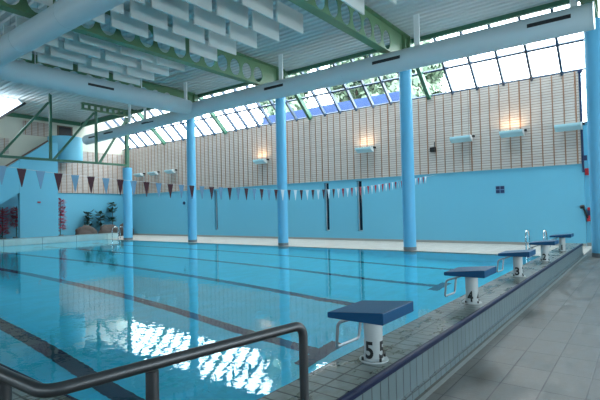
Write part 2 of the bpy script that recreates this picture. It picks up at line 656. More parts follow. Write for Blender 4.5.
# end wall
b = MB()
b.box(XE - 0.3, XE, YN, YW + 0.3, 2.7, 9.6)
wall_end = struct(b.build('wall_end', M['cream']))
b = MB()
b.box(XE - 0.3, XE + 0.001, YN, YW + 0.3, ZF, 2.7)
struct(b.build('wall_end_lower', M['blue_wall']))
b = MB()
b.box(XE, XE + 0.06, 14.0, YW - 0.05, 2.7, 5.62)
pe = struct(b.build('wall_panelling_end', M['wood_end']))
b = MB()
y = 14.2
while y < YW - 0.1:
    b.box(XE + 0.06, XE + 0.075, y - 0.018, y + 0.018, 2.7, 5.62)
    y += 0.372
ob = b.build('batten', M['batten'], pe)
ob['kind'] = 'stuff'
for nm, (ya, yb, za, zb) in {'a': (12.25, 13.85, 6.36, 7.25), 'b': (10.3, 11.45, 5.05, 6.0)}.items():
    b = MB()
    b.box(XE + 0.003, XE + 0.05, ya, yb, za, zb)
    p2 = b.build('acoustic_panel', M['wood_end'])
    tag(p2, 'slatted wood panel high on the cream end wall beside the dark opening' if nm == 'a' else
        'slatted wood panel low on the cream end wall above the sloping handrail', 'wall panel')
    b = MB()
    y = ya + 0.15
    while y < yb:
        b.box(XE + 0.05, XE + 0.065, y - 0.018, y + 0.018, za, zb)
        y += 0.372
    b.build('batten', M['batten'], p2)
b = MB()
b.box(XE, XE + 0.03, 14.45, 15.3, 5.9, 7.15)
dr = struct(b.build('door_1', M['dark']))
b = MB()
b.box(XE, XE + 0.07, 14.37, 14.45, 5.9, 7.23)
b.box(XE, XE + 0.07, 15.3, 15.38, 5.9, 7.23)
b.box(XE, XE + 0.07, 14.37, 15.38, 7.15, 7.23)
b.build('door_frame', M['brown'], dr)

# wall behind the camera, with a glazed band, and wall at the right end of the hall
NB0, NB1 = 2.2, 3.2
b = MB()
b.box(XE, XR, YN - 0.3, YN, ZF, NB0)
b.box(XE, XR, YN - 0.3, YN, NB1, 8.2)
b.box(XE, -28.5, YN - 0.3, YN, NB0, NB1)
struct(b.build('wall_near', M['blue_wall']))
b = MB()
b.box(-28.5, XR, YN - 0.16, YN - 0.14, NB0, NB1)
w = struct(b.build('window_15', M['glass']))
b = MB()
x = -28.5
while x < XR:
    b.box(x - 0.04, x + 0.04, YN - 0.2, YN - 0.1, NB0, NB1)
    x += 1.5
b.box(-28.5, XR, YN - 0.2, YN - 0.1, 2.8, 2.9)
b.build('window_frame', M['mullion'], w)
b = MB()
b.box(XR, XR + 0.3, YN, 1.0, ZF, 8.2)
b.box(XR, XR + 0.3, 13.0, YW + 0.5, ZF, 8.2)
b.box(XR, XR + 0.3, 1.0, 13.0, ZF, 0.9)
b.box(XR, XR + 0.3, 1.0, 13.0, 3.7, 8.2)
struct(b.build('wall_right', M['blue_wall']))
b = MB()
b.box(XR + 0.1, XR + 0.12, 1.0, 13.0, 0.9, 3.7)
w = struct(b.build('window_16', M['glass']))
b = MB()
for k in range(9):
    b.box(XR + 0.05, XR + 0.17, 1.0 + 1.5 * k - 0.03, 1.0 + 1.5 * k + 0.03, 0.9, 3.7)
b.build('window_frame', M['mullion'], w)

# ------------------------------------------------------------------ roof sheet (trapezoid profile, ribs along the pool)
def corr(x0, x1, y0, y1, z, pitch=0.28, d=0.055):
    b = MB()
    pr = []
    y = y0
    while y < y1:
        for t, h in ((0, 0), (0.40, 0), (0.52, d), (0.88, d)):
            yy = y + t * pitch
            if yy <= y1:
                pr.append((yy, z + h))
        y += pitch
    pr.append((y1, z))
    n = len(pr)
    vs = [(x0, p[0], p[1]) for p in pr] + [(x1, p[0], p[1]) for p in pr]
    fs = [(i, i + 1, i + 1 + n, i + n) for i in range(n - 1)]
    b.add(vs, fs)
    return b


ceil_o = struct(corr(-22.7, XR + 0.3, YN - 0.3, 15.97, ZR).build('ceiling', M['deck_roof']))
struct(corr(XE - 0.3, -22.7, YN - 0.3, 15.97, 7.64).build('ceiling_end', M['deck_roof']))
b = MB()
b.box(XE - 0.3, XR + 0.3, YN - 0.3, 16.1, 7.78, 7.95)
b.box(XE - 0.3, XR + 0.3, 16.06, 16.3, 7.4, 8.75)
b.box(XR, XR + 0.3, 16.0, YW + 0.5, 5.9, 9)
struct(b.build('roof_slab', mat('roof_cover', rgb(120, 120, 118), 0.8)))
b = MB()
b.box(XE + 0.01, XR, 15.98, 16.06, 7.32, 7.6)
b.box(XE + 0.01, XR, 15.93, 16.06, 7.295, 7.32)
tag(b.build('edge_beam', M['green']), 'long green edge beam between the ribbed ceiling and the sloping glazing', 'beam', None, 'thing')
b = MB()
b.box(XE + 0.01, XE + 0.13, YN + 0.01, 15.9, 7.38, 7.62)
tag(b.build('edge_beam', M['green']), 'green edge beam along the top of the cream end wall', 'beam', None, 'thing')

# ------------------------------------------------------------------ sloping glazing above the far wall
GA = Vector((0, YW + 0.0, ZT + 0.02))          # bottom
GB = Vector((0, 16.28, 8.66))          # top
gd = (GB - GA)
gl = gd.length
gdn = gd.normalized()
gnorm = Vector((0, -gdn.z, gdn.y)) * -1


def gp(x, t, off=0.0):
    p = GA + gd * t + gnorm * off
    return (x, p.y, p.z)


bounds = [6.4, 0.42, -5.62, -12.0, -18.3, -24.3, XE]
tm = (YW - 18.29) / (YW - 16.28)
for k in range(len(bounds) - 1):
    xa, xb = bounds[k], bounds[k + 1]
    b = MB()
    b.add([gp(xa, 0), gp(xb, 0), gp(xb, 1), gp(xa, 1)], [(0, 1, 2, 3)])
    w = struct(b.build('window_%d' % (k + 1), M['glass']))
    b = MB()
    n = max(1, round(abs(xa - xb) / 0.95))
    for i in range(1, n):
        x = xa + (xb - xa) * i / n
        b.bar(gp(x, 0, -0.05), gp(x, 1, -0.05), 0.085, 0.16, gnorm)
    b.bar(gp(xa, tm), gp(xb, tm), 0.08, 0.08, gnorm)
    b.bar(gp(xa, 0.01), gp(xb, 0.01), 0.06, 0.06, gnorm)
    b.build('window_frame', M['mullion'], w)
raf_lab = ['beside the right round column', 'beside the third column from the right end', 'left of the middle column',
           'above the fourth wall bay', 'close to the end wall']
raf_lab = ['green sloping rafter in the glazing behind the rightmost thick column',
           'green sloping rafter in the glazing just right of the tall column between blocks and flags',
           'green sloping rafter in the glazing where trees and blue roof show outside',
           'green sloping rafter in the white glazing left of the middle column',
           'green sloping rafter in the white glazing near the end wall']
for x, lb in zip(bounds[1:6], raf_lab):
    b = MB()
    b.bar(gp(x, 0, -0.09), gp(x, 1, -0.09), 0.16, 0.24, gnorm)
    tag(b.build('rafter', M['green']), lb, 'rafter', 'green rafters of the sloping glazing', 'thing')

# ------------------------------------------------------------------ columns
col_lab = ['thick blue round column at the right edge beyond the starting blocks',
           'tall blue round pool edge column closest to the starting blocks, below a cellular beam',
           'blue round column at the pool edge between two slatted wall lamps, middle of the row',
           'blue round column at the pool edge below the junction of the two ducts',
           'short blue round column carrying the green truss at the far corner']
for k, (x, lb) in enumerate(zip(COLX, col_lab)):
    t = thing('column', lb, 'column', (x, 15.45, ZF), 'round columns along the pool')
    top = 6.42 if k < 4 else 3.95
    r = 0.225 if k < 4 else 0.26
    b = MB()
    b.tube([(0, 0, 0.12), (0, 0, top - ZF)], r, 40)
    b.build('shaft', M['col'], t, True)
    b = MB()
    b.tube([(0, 0, 0), (0, 0, 0.12)], r + 0.006, 40)
    bb = b.build('base_ring', mat('grey_column_base', rgb(110, 120, 128), 0.5), t, True)
    bb['label'] = 'grey base ring'
    if k == 4:
        b = MB()
        b.box(-0.09, 0.09, -0.09, 0.09, top - ZF, 6.99 - ZF)
        pp = b.build('post', M['green'], t)
        pp['label'] = 'green square steel post'


# ------------------------------------------------------------------ cellular roof beams
def cell_beam(x, y0, y1, name, label, zb=6.42, zt=7.43, first=11.9, pitch=0.665, solid_from=14.35):
    t = thing(name, label, 'beam', (x, 0, 0), 'green cellular roof beams')
    b = MB()
    b.box(-0.15, 0.15, y0, y1, zb, zb + 0.03)
    b.build('bottom_flange', M['beam'], t)
    b = MB()
    b.box(-0.15, 0.15, y0, y1, zt - 0.03, zt)
    b.build('top_flange', M['beam'], t)
    b = MB()
    hz = zb + 0.455
    H = 0.425
    R = 0.285
    n = 16
    P = pitch
    yc = solid_from - P / 2
    ends = solid_from
    b.box(-0.008, 0.008, y0, solid_from, hz + H, zt - 0.03)
    cells = []
    while yc - P / 2 > y0:
        cells.append(yc)
        yc -= P
    for yc in cells:
        vs = []
        for s in (-1, 1):
            for i in range(n):
                a = 2 * PI * (i + 0.5) / n
                ca, sa = math.cos(a), math.sin(a)
                kk = min((P / 2) / abs(ca) if abs(ca) > 1e-6 else 1e9, H / abs(sa) if abs(sa) > 1e-6 else 1e9)
                vs.append((0.008 * s, yc + ca * kk, hz + sa * kk))
                vs.append((0.008 * s, yc + ca * R * 0.92, hz + sa * R * 1.12))
        fs = []
        for s in (0, 1):
            o = s * 2 * n
            for i in range(n):
                j = (i + 1) % n
                fs.append((o + 2 * i, o + 2 * j, o + 2 * j + 1, o + 2 * i + 1))
        for i in range(n):
            j = (i + 1) % n
            fs.append((2 * i + 1, 2 * j + 1, 2 * n + 2 * j + 1, 2 * n + 2 * i + 1))
        # corners of the cell rectangle
        b.add(vs, fs)
        for sy in (-1, 1):
            for sz in (-1, 1):
                # fill the cut corner triangles
                best = []
                for i in range(n):
                    a = 2 * PI * (i + 0.5) / n
                    ca, sa = math.cos(a), math.sin(a)
                    if ca * sy > 0 and sa * sz > 0:
                        kk = min((P / 2) / abs(ca), H / abs(sa))
                        best.append((yc + ca * kk, hz + sa * kk, abs(abs(ca * kk) - P / 2) < 1e-4))
                onv = [q for q in best if q[2]]
                onh = [q for q in best if not q[2]]
                if onv and onh:
                    pv = max(onv, key=lambda q: abs(q[1] - hz))
                    ph = max(onh, key=lambda q: abs(q[0] - yc))
                    cx, cz = yc + sy * P / 2, hz + sz * H
                    for s in (-1, 1):
                        b.add([(0.008 * s, pv[0], pv[1]), (0.008 * s, cx, cz), (0.008 * s, ph[0], ph[1])], [(0, 1, 2)])
    b.box(-0.008, 0.008, ends, y1, zb + 0.03, zt - 0.03)
    if cells:
        b.box(-0.008, 0.008, y0, cells[-1] - P / 2, zb + 0.03, zt - 0.03)
    b.build('web', M['beam'], t)
    b = MB()
    b.box(-0.14, 0.14, y1 - 0.02, y1, zb, zt)
    b.build('end_plate', M['beam'], t)
    for sx in (-1, 1):
        b = MB()
        b.box(sx * 0.008, sx * 0.14, y1 - 0.42, y1 - 0.405, zb + 0.03, zt - 0.03)
        b.build('stiffener', M['beam'], t)
    b = MB()
    b.box(-0.1, 0.1, y1, y1 + 0.27, 7.05, 7.40)
    b.build('end_bracket', M['green'], t)
    return t


beam_lab = ['green cellular roof beam above the thick right column, at the upper right corner',
            'green cellular roof beam running up to the tall column right of the baffles',
            'green cellular roof beam between the two groups of hanging baffles',
            'green roof beam beyond the cross duct, above the duct junction']
for x, lb in zip(COLX[:4], beam_lab):
    cell_beam(x, -4.9, 15.66, 'roof_beam', lb)
t = thing('roof_beam', 'short green cellular beam above the truss at the far end', 'beam', (-22.8, 0, 0), 'green cellular roof beams')
b = MB()
b.box(-0.12, 0.12, 12.6, 15.9, 7.0, 7.03)
b.box(-0.12, 0.12, 12.6, 15.9, 7.33, 7.37)
b.build('flange', M['beam'], t)
b = MB()
y = 12.6
while y < 15.5:
    b.box(-0.01, 0.01, y, y + 0.16, 7.03, 7.33)
    b.box(-0.01, 0.01, y + 0.16, y + 0.36, 7.03, 7.09)
    b.box(-0.01, 0.01, y + 0.16, y + 0.36, 7.27, 7.33)
    y += 0.36
b.build('web', M['beam'], t)

# ------------------------------------------------------------------ green truss at the far end
t = thing('truss', 'green tubular steel truss spanning the far end above the pennants', 'truss', (-22.8, 0, 0))
b = MB()
b.bar((0, -1.0, 4.08), (0, 15.3, 4.08), 0.12, 0.12)
b.build('bottom_chord', M['green'], t)
for y, zt in ((10.95, 7.6), (13.42, 6.99), (8.45, 7.6), (5.95, 7.6)):
    b = MB()
    b.bar((0, y, 4.1), (0, y, zt), 0.12, 0.12)
    b.build('post', M['green'], t)
for (ya, yb, zb_) in ((8.6, 10.85, 7.05), (11.1, 13.3, 6.9), (13.6, 15.3, 6.8), (6.1, 8.35, 7.05)):
    b = MB()
    b.bar((0, ya, 4.1), (0, yb, zb_), 0.1, 0.1)
    b.build('diagonal', M['green'], t)


# ------------------------------------------------------------------ ventilation ducts
def seam(b, p, d, r):
    d = Vector(d).normalized() * 0.012
    p = Vector(p)
    b.tube([p - d, p + d], r + 0.006, 32)


t = thing('ventilation_duct', 'long round air duct running along the columns below the glazing', 'duct', (0, 0, 0))
DY, DZ, DR = 13.95, 6.03, 0.345
b = MB()
b.tube([(0.78, DY, DZ), (-14.2, DY, DZ)], DR, 40)
b.tube([(-14.2, DY, DZ), (-15.0, DY, DZ - 0.05), (-15.8, DY, DZ - 0.15), (-24.85, DY, DZ - 0.36)], [DR, DR, 0.29, 0.285], 40)
b.build('pipe', M['duct'], t, True)
b = MB()
b.tube([(0.78, DY, DZ), (0.8, DY, DZ)], DR + 0.01, 40)
b.build('end_cap', M['duct'], t, True)
for x in (-2.2, -4.4, -6.7, -8.9, -11.4, -12.9):
    b = MB()
    seam(b, (x, DY, DZ), (1, 0, 0), DR)
    b.build('seam_ring', M['duct'], t, True)
for x0, x1, zz in ((-0.72, 0.32, DZ), (-5.46, -4.45, DZ), (-10.31, -9.33, DZ), (-18.8, -17.77, DZ - 0.22), (-24.1, -23.2, DZ - 0.34), (-22.45, -21.5, DZ - 0.305)):
    b = MB()
    rr = (DR if x0 > -15 else 0.285) + 0.004
    a0, a1 = math.radians(171 if x0 < -1 else 163), math.radians(189 if x0 < -1 else 181)
    if x0 > -12:
        a0, a1 = math.radians(168), math.radians(186)
    vs, fs = [], []
    for i in range(6):
        a = a0 + (a1 - a0) * i / 5
        for xx in (x0, x1):
            vs.append((xx, DY + math.cos(a) * rr, zz + math.sin(a) * rr))
        for xx in (x0, x1):
            vs.append((xx, DY + math.cos(a) * (rr - 0.03), zz + math.sin(a) * (rr - 0.03)))
    for i in range(5):
        o = i * 4
        fs += [(o, o + 1, o + 5, o + 4), (o + 2, o + 6, o + 7, o + 3)]
    b.add(vs, fs)
    gr = b.build('air_grille', M['dark'], t)
    gr['label'] = 'dark slot grille'
for x in (0.36, -4.0, -9.7, -15.6, -18.9, -20.3):
    b = MB()
    b.box(x - 0.09, x + 0.09, DY - 0.03, DY + 0.03, DZ + (0.3 if x > -15 else 0.08), 7.4)
    b.build('hanger', M['white'], t)

t = thing('ventilation_duct', 'wide round air duct crossing above the pool with an elbow at its near end', 'duct', (0, 0, 0))
CX, CZ, CR = -15.05, 6.07, 0.375
pts = [(8.9, 5.38, CZ), (-14.05, 5.38, CZ)]
el = []
for k in range(1, 5):
    a = PI / 2 * k / 5
    el.append((-14.05 - 1.0 * math.sin(a), 6.38 - 1.0 * math.cos(a), CZ))
full = pts + el + [(CX, 6.38, CZ), (CX, 12.5, CZ), (CX, 13.66, CZ)]
rad = [0.335, 0.335] + [0.345, 0.355, 0.365, 0.37] + [CR, CR, 0.32]
b = MB()
b.tube(full, rad, 40)
b.build('pipe', M['duct'], t, True)
rings = [(p, (1, 0, 0), r_ - 0.004) for p, r_ in zip(el, rad[2:6])]
rings = [((CX, y, CZ), (0, 1, 0), CR) for y in (7.8, 9.9, 12.0)] + [((x, 5.38, CZ), (1, 0, 0), 0.335) for x in (-12.0, -9.4, -6.9)]
for p, d_, r_ in rings:
    b = MB()
    seam(b, p, d_, r_)
    b.build('seam_ring', M['duct'], t, True)
b = MB()
vs, fs = [], []
for i in range(6):
    a = math.radians(-2 + 14 * i / 5 - 8)
    for yy in (8.68, 9.72):
        vs.append((CX + math.cos(a) * (CR + 0.004), yy, CZ + math.sin(a) * (CR + 0.004)))
    for yy in (8.68, 9.72):
        vs.append((CX + math.cos(a) * (CR - 0.03), yy, CZ + math.sin(a) * (CR - 0.03)))
for i in range(5):
    o = i * 4
    fs += [(o, o + 1, o + 5, o + 4), (o + 2, o + 6, o + 7, o + 3)]
b.add(vs, fs)
gr = b.build('air_grille', M['dark'], t)
gr['label'] = 'dark slot grille'
for x, y in ((-15.05, 7.0), (-15.05, 11.2), (-9, 5.38)):
    b = MB()
    b.tube([(x, y, CZ + 0.3), (x, y, 7.4)], 0.02, 8)
    b.build('hanger', M['white'], t)

# ------------------------------------------------------------------ hanging acoustic baffles
b = MB()
b.box(-0.025, 0.025, -1.2, 0, 0, 0.60)
baf_panel = b
ordw = ['first', 'second', 'third', 'fourth', 'fifth', 'sixth', 'seventh']
roww = ['first', 'second', 'third', 'fourth', 'fifth']
bays = [([-10.2, -9.25, -8.3, -7.35, -6.4], 'right of middle green beam', 6, 0),
        ([-12.0, -12.95, -13.9, -14.85], 'left of middle green beam', 6, 1),
        ([-4.3, -3.35, -2.4], 'right of rightmost cellular beam', 2, 2)]
proto = None
from bpy_extras.object_utils import world_to_camera_view
bpy.context.view_layer.update()


def inframe(p):
    d = mw.inverted() @ Vector(p)
    if d.z > -0.1:
        return False
    u = 300 + 454.6 * d.x / -d.z
    v = 200 - 454.6 * d.y / -d.z
    return -4 < u < 604 and -4 < v < 404


for xs_, where, cnt, bi in bays:
    for ri, x in enumerate(xs_):
        for k in range(cnt):
            ye = 11.0 - 1.4 * k
            if not any(inframe((x, yy, zz)) for yy in (ye, ye - 1.2) for zz in (6.5, 6.92)):
                continue
            if bi == 1 and ye < 6.5:
                continue
            lb = 'white ceiling baffle, %s from the window end, %s row %s' % (ordw[k], roww[ri], where)
            if proto is None:
                proto = thing('ceiling_baffle', lb, 'baffle', (x, ye, 6.5), 'white baffles hanging below the ceiling')
                baf_panel.build('panel', M['baffle'], proto)
                for yy in (-0.2, -1.0):
                    w_ = MB()
                    w_.tube([(0, yy, 0.60), (0, yy, 0.95)], 0.006, 6)
                    w_.build('hanging_wire', M['steel'], proto)
            else:
                dup(proto, (x, ye, 6.5), lb)

# ------------------------------------------------------------------ wall uplights
lamps = [(-0.43, 'pale box wall lamp at the right end of the panelling', False),
         (-2.32, 'pale box wall lamp with warm glow, second from the right end of the panelling', True),
         (-4.26, 'pale box wall lamp right of the tall column and small camera', False),
         (-8.77, 'pale box wall lamp with warm glow left of the tall column', True),
         (-15.4, 'pale box wall lamp with warm glow left of the middle column', True),
         (-23.5, 'pale box wall lamp just left of the duct-junction column, above a maroon pennant', False),
         (-25.4, 'pale box wall lamp in the middle of the three at the far corner', False),
         (-27.1, 'pale box wall lamp closest to the far corner of the hall', False)]
for x, lb, lit in lamps:
    t = thing('wall_lamp', lb, 'lamp', (x, YW - 0.066, 3.83), 'box lamps on the wood panelling')
    b = MB()
    b.prism([(-0.10, 0.0), (-0.34, 0.12), (-0.36, 0.17), (-0.36, 0.23), (-0.10, 0.23)], 0, -0.42, 0.40)
    b.build('housing', M['lampbody'], t)
    b = MB()
    b.prism([(-0.08, -0.01), (-0.36, 0.11), (-0.38, 0.24), (-0.08, 0.24)], 0, 0.40, 0.43)
    b.build('end_cap', M['lampend'], t)
    b = MB()
    b.box(-0.12, 0.12, -0.10, 0.0, 0.08, 0.18)
    b.build('bracket', M['dark'], t)
    b = MB()
    b.box(0.43, 0.50, -0.16, 0.0, 0.16, 0.24)
    b.build('cable_box', M['dark'], t)
    if lit:
        b = MB()
        b.box(-0.36, 0.36, -0.27, -0.15, 0.232, 0.245)
        b.build('tube_light', M['lamp_lit'], t)
        area('wall_lamp_light', (x, YW - 0.3, 4.12), (0.7, 0.14), (x, YW - 1.1, 7.5), 13, (1.0, 0.66, 0.36))

# ------------------------------------------------------------------ small things on the far wall
t = thing('security_camera', 'small black camera on the wood panelling right of the tall column', 'camera', (-5.5, YW - 0.066, 3.55))
b = MB()
b.box(-0.12, 0.1, -0.16, 0.0, 0.0, 0.2)
b.build('body', M['black'], t)
b = MB()
b.tube([(0.05, -0.05, 0.18), (0.06, -0.05, 0.42)], 0.02, 8)
b.build('bracket', M['black'], t)
t = thing('wall_sign', 'small dark blue sign with four squares on the blue wall', 'sign', (-2.87, YW, 1.81))
b = MB()
for i in (-1, 1):
    for j in (-1, 1):
        b = MB()
        b.box(i * 0.085 - 0.07, i * 0.085 + 0.07, -0.02, 0.0, j * 0.075 - 0.06, j * 0.075 + 0.06)
        b.build('sign_panel', M['signblue'], t)
b = MB()
b.box(-0.17, 0.17, -0.008, 0, -0.15, 0.15)
b.build('back_plate', M['blueflag'], t)
b = MB()
b.tube([(-22.4, YW - 0.06, 1.82), (-22.4, YW, 1.82)], 0.1, 16)
tag(b.build('loudspeaker', M['signblue'], None, True), 'small dark round fitting on the blue wall near the junction column', 'loudspeaker')
t = thing('rescue_equipment', 'dark hook with red and blue safety gear on the blue wall beside the right column', 'safety gear', (0.0, YW + 0.155, 0.6))
b = MB()
b.tube([(0.06, -0.05, 0.0), (0.03, -0.20, 0.12), (-0.04, -0.21, 0.34), (-0.08, -0.23, 0.46)], 0.035, 8)
b.build('hook', M['black'], t, True)
b = MB()
b.tube([(-0.16, -0.29, 0.46), (-0.04, -0.25, 0.47)], 0.065, 10)
b.build('knob', M['black'], t, True)
b = MB()
b.box(0.02, 0.14, -0.16, 0.0, -0.06, 0.14)
b.build('red_box', M['red'], t, bevel=0.01)
b = MB()
b.box(0.04, 0.14, -0.16, 0.0, 0.34, 0.44)
b.build('red_box', M['red'], t, bevel=0.01)
b = MB()
b.box(0.04, 0.14, -0.14, 0.0, 0.14, 0.34)
b.build('blue_box', M['signblue'], t)
b = MB()
b.box(0.0, 0.12, YW + 0.1, YW + 0.16, 2.2, 2.45)
tag(b.build('alarm_box', M['red'], None, bevel=0.01), 'small red alarm box high on the blue wall beside the right column', 'alarm')

# ------------------------------------------------------------------ starting blocks
PR = 0.072


def digit_mesh(ch, ang, zc, h=0.132):
    cu = bpy.data.curves.new('digit', 'FONT')
    cu.body = ch
    cu.size = 1.0
    cu.offset = 0.03
    ob = bpy.data.objects.new('digit', cu)
    C.objects.link(ob)
    dg = bpy.context.evaluated_depsgraph_get()
    me = bpy.data.meshes.new_from_object(ob.evaluated_get(dg))
    bpy.data.objects.remove(ob)
    bm = bmesh.new()
    bm.from_mesh(me)
    for _ in range(3):
        lng = [e for e in bm.edges if e.calc_length() > 0.12]
        if lng:
            bmesh.ops.subdivide_edges(bm, edges=lng, cuts=1)
            bmesh.ops.triangulate(bm, faces=bm.faces)
    xs = [v.co.x for v in bm.verts]
    ys = [v.co.y for v in bm.verts]
    cx, cy = (min(xs) + max(xs)) / 2, (min(ys) + max(ys)) / 2
    sc = h / (max(ys) - min(ys))
    sx = min(sc * 0.92, 0.068 / (max(xs) - min(xs)))
    if ch == '1':
        sx = sc * 0.92
    vs = []
    for v in bm.verts:
        a = ang + (v.co.x - cx) * sx / PR
        vs.append((math.cos(a) * (PR + 0.0015), math.sin(a) * (PR + 0.0015), zc + (v.co.y - cy) * sc))
    fs = [[v.index for v in f.verts] for f in bm.faces]
    bm.free()
    b = MB()
    b.add(vs, fs)
    return b


for k in range(5):
    n = 5 - k
    nb = {5: 'nearest one, beside the handrail', 4: 'second from the handrail', 3: 'middle of the row of five',
          2: 'second from the far end', 1: 'smallest, at the far end of the row'}[n]
    t = thing('starting_block', 'blue topped starting block numbered %d, %s' % (n, nb), 'starting block', (0, 3.14 + 2.5 * k, 0), 'starting blocks along the pool end')
    b = MB()
    b.tube([(0, 0, 0.012), (0, 0, 0.345)], PR, 32)
    b.build('pedestal', M['ped'], t, True)
    b = MB()
    b.tube([(0, 0, 0.0), (0, 0, 0.010)], 0.112, 32)
    b.tube([(0, 0, 0.010), (0, 0, 0.02)], 0.08, 32)
    bp = b.build('base_plate', M['ped'], t, True)
    for i in range(4):
        a = PI / 4 + i * PI / 2 + 0.25
        b = MB()
        b.tube([(math.cos(a) * 0.098, math.sin(a) * 0.098, 0.008), (math.cos(a) * 0.098, math.sin(a) * 0.098, 0.034)], 0.01, 8)
        b.build('bolt', M['black'], t)
    # wedge platform, higher at the back, sloping towards the water
    b = MB()
    b.prism([(-0.235, 0.345), (-0.24, 0.352), (-0.24, 0.382), (-0.236, 0.387), (0.222, 0.430), (0.228, 0.426), (0.228, 0.350), (0.222, 0.345)], 1, -0.27, 0.25)
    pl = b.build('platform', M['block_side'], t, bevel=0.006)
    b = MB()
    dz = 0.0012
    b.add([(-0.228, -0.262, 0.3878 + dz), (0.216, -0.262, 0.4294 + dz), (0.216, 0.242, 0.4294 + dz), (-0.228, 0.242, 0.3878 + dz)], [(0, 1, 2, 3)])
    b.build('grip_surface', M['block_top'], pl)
    b = MB()
    pth = fillet([(-0.10, -0.02, 0.345), (-0.12, -0.02, 0.315), (-0.30, -0.03, 0.25), (-0.32, -0.03, 0.05), (-0.32, 0.33, 0.04), (-0.30, 0.34, 0.24), (-0.12, 0.24, 0.315), (-0.10, 0.20, 0.345)], 0.035, 5)
    b.tube(pth, 0.0125, 10)
    hb = b.build('grab_bar', M['steel'], t, True)
    hb['label'] = 'grey steel backstroke grab bar'
    for ang in (-PI / 2, 0.0):
        digit_mesh(str(n), ang, 0.088).build('numeral', M['black'], t)

# ------------------------------------------------------------------ handrail in front of the camera
t = thing('handrail', 'dark brushed steel handrail at the near corner of the pool', 'railing', (0, 0, 0))
pth = fillet([(0.16, 2.035, 0.0), (0.16, 2.035, 0.522), (0.008, 1.17, 0.518), (-0.07, 0.765, 0.512), (-0.5, 0.755, 0.508), (-3.6, 0.74, 0.505)], 0.07, 8)
pth = [p for p in pth]
b = MB()
b.tube(pth, 0.0255, 16)
b.build('top_rail', M['rail'], t, True)
for x, y in ((0.008, 1.165), (-0.42, 0.757), (-1.8, 0.75), (-3.3, 0.742)):
    b = MB()
    b.tube([(x, y, 0.0), (x, y, 0.49)], 0.028, 16)
    b.build('post', M['rail'], t, True)
b = MB()
b.tube([(0.16, 2.035, 0.001), (0.16, 2.035, 0.012)], 0.034, 20)
b.build('base_flange', M['rail'], t, True)


# ------------------------------------------------------------------ pool ladders
def ladder(x0, x1, ys, yd, label, zt=0.42):
    t = thing('pool_ladder', label, 'ladder', (0, 0, ZF), 'chrome pool ladders')
    for x in (x0, x1):
        b = MB()
        b.tube(fillet([(x, yd, 0.0), (x, yd, zt * 1.0 + 0.1), (x, yd - 0.14, zt - ZF - 0.02), (x, ys + 0.12, zt - ZF), (x, ys, zt - ZF - 0.15), (x, ys, -1.0)], 0.16, 7), 0.021, 12)
        b.build('rail', M['chrome'], t, True)
    for z in (-0.25, -0.55, -0.85):
        b = MB()
        b.box(x0, x1, ys - 0.03, ys + 0.06, z - 0.012, z + 0.012)
        b.build('tread', M['chrome'], t)
    return t


ladder(-1.19, -0.71, 14.98, 15.50, 'chrome pool ladder at the corner behind the starting blocks')
ladder(-23.95, -23.3, 14.98, 15.52, 'chrome pool ladder at the far corner in front of the rocks')

# ------------------------------------------------------------------ backstroke pennant line
t = thing('pennant_line', 'backstroke cord of maroon, blue and white pennants stretched across the pool', 'bunting', (-5.42, 0, 0))
# height of the cord above the water along Y
hp = [(1.5, 2.02), (2.0, 1.93), (2.56, 1.87), (2.78, 1.85), (3.25, 1.81), (4.2, 1.76), (5.2, 1.715), (6.4, 1.685), (8.4, 1.675), (9.5, 1.69), (10.6, 1.73), (11.7, 1.79), (13.1, 1.90), (14.2, 2.01), (17.0, 2.32), (19.1, 2.56)]


def hz_(y):
    for (a, za), (c, zc) in zip(hp, hp[1:]):
        if a <= y <= c:
            return za + (zc - za) * (y - a) / (c - a)
    return hp[-1][1]


b = MB()
b.tube([(0, 1.5 + i * 0.2, hz_(1.5 + i * 0.2)) for i in range(88)] + [(0, 19.1, 2.56)], 0.0035, 6)
b.build('cord', M['cord'], t)
y = 2.525
k = 0
while y < 18.0:
    w_, h_ = 0.128, 0.262
    b = MB()
    z = hz_(y)
    b.prism([(y - w_ / 2, z + 0.004), (y + w_ / 2, z + 0.004), (y + 0.004, z - h_), (y - 0.004, z - h_)], 0, -0.003, 0.003)
    dark = k % 2 == 1
    far = y > 8.5
    f = b.build('pennant', (M['redflag'] if y > 11 else M['maroon']) if dark else (M['paleflag'] if far else M['blueflag']), t)
    f['label'] = ('red pennant' if y > 11 else 'dark maroon pennant') if dark else ('white pennant' if far else 'pale blue pennant')
    y += 0.2565
    k += 1

# ------------------------------------------------------------------ far end: blue stair block, stair flight, drum, plants, rocks
b = MB()
b.prism([(11.1, ZF), (13.25, ZF), (13.25, 5.68), (12.7, 5.66), (11.1, 4.46)], 0, -27.3, -27.0)
struct(b.build('wall_stair_block', M['blue_wall']))
b = MB()
b.prism([(11.09, 2.55), (11.09, 4.45), (4.55, -0.35), (6.85, -0.35)], 0, -27.2, -27.0)
b.prism([(11.09, 2.55), (11.09, 3.2), (5.9, -0.35), (6.85, -0.35)], 0, -29.0, -27.2)
tag(b.build('staircase', M['blue_wall'], None), 'blue stair flight sloping down from the blue block at the far end', 'staircase', None, 'thing')
b = MB()
b.bar((-27.12, 5.0, 0.06), (-27.12, 12.72, 5.74), 0.1, 0.08)
tag(b.build('stair_handrail', M['brown']), 'brown sloping handrail on top of the blue stair parapet', 'handrail')
b = MB()
vs = []
b.tube([(-28.40, 14.38, 4.72), (-28.40, 14.38, 6.25)], 1.03, 48)
b.box(-29.49, -28.6, 13.5, 13.95, 4.73, 4.95)
tag(b.build('round_balcony', M['blue_wall'], None, True), 'blue drum shaped balcony below the dark opening in the end wall', 'balcony', None, 'thing')
b = MB()
b.box(-27.0, -26.97, 12.05, 12.22, 1.96, 2.04)
tag(b.build('wall_notice', M['red']), 'tiny red notice on the blue stair block', 'notice')

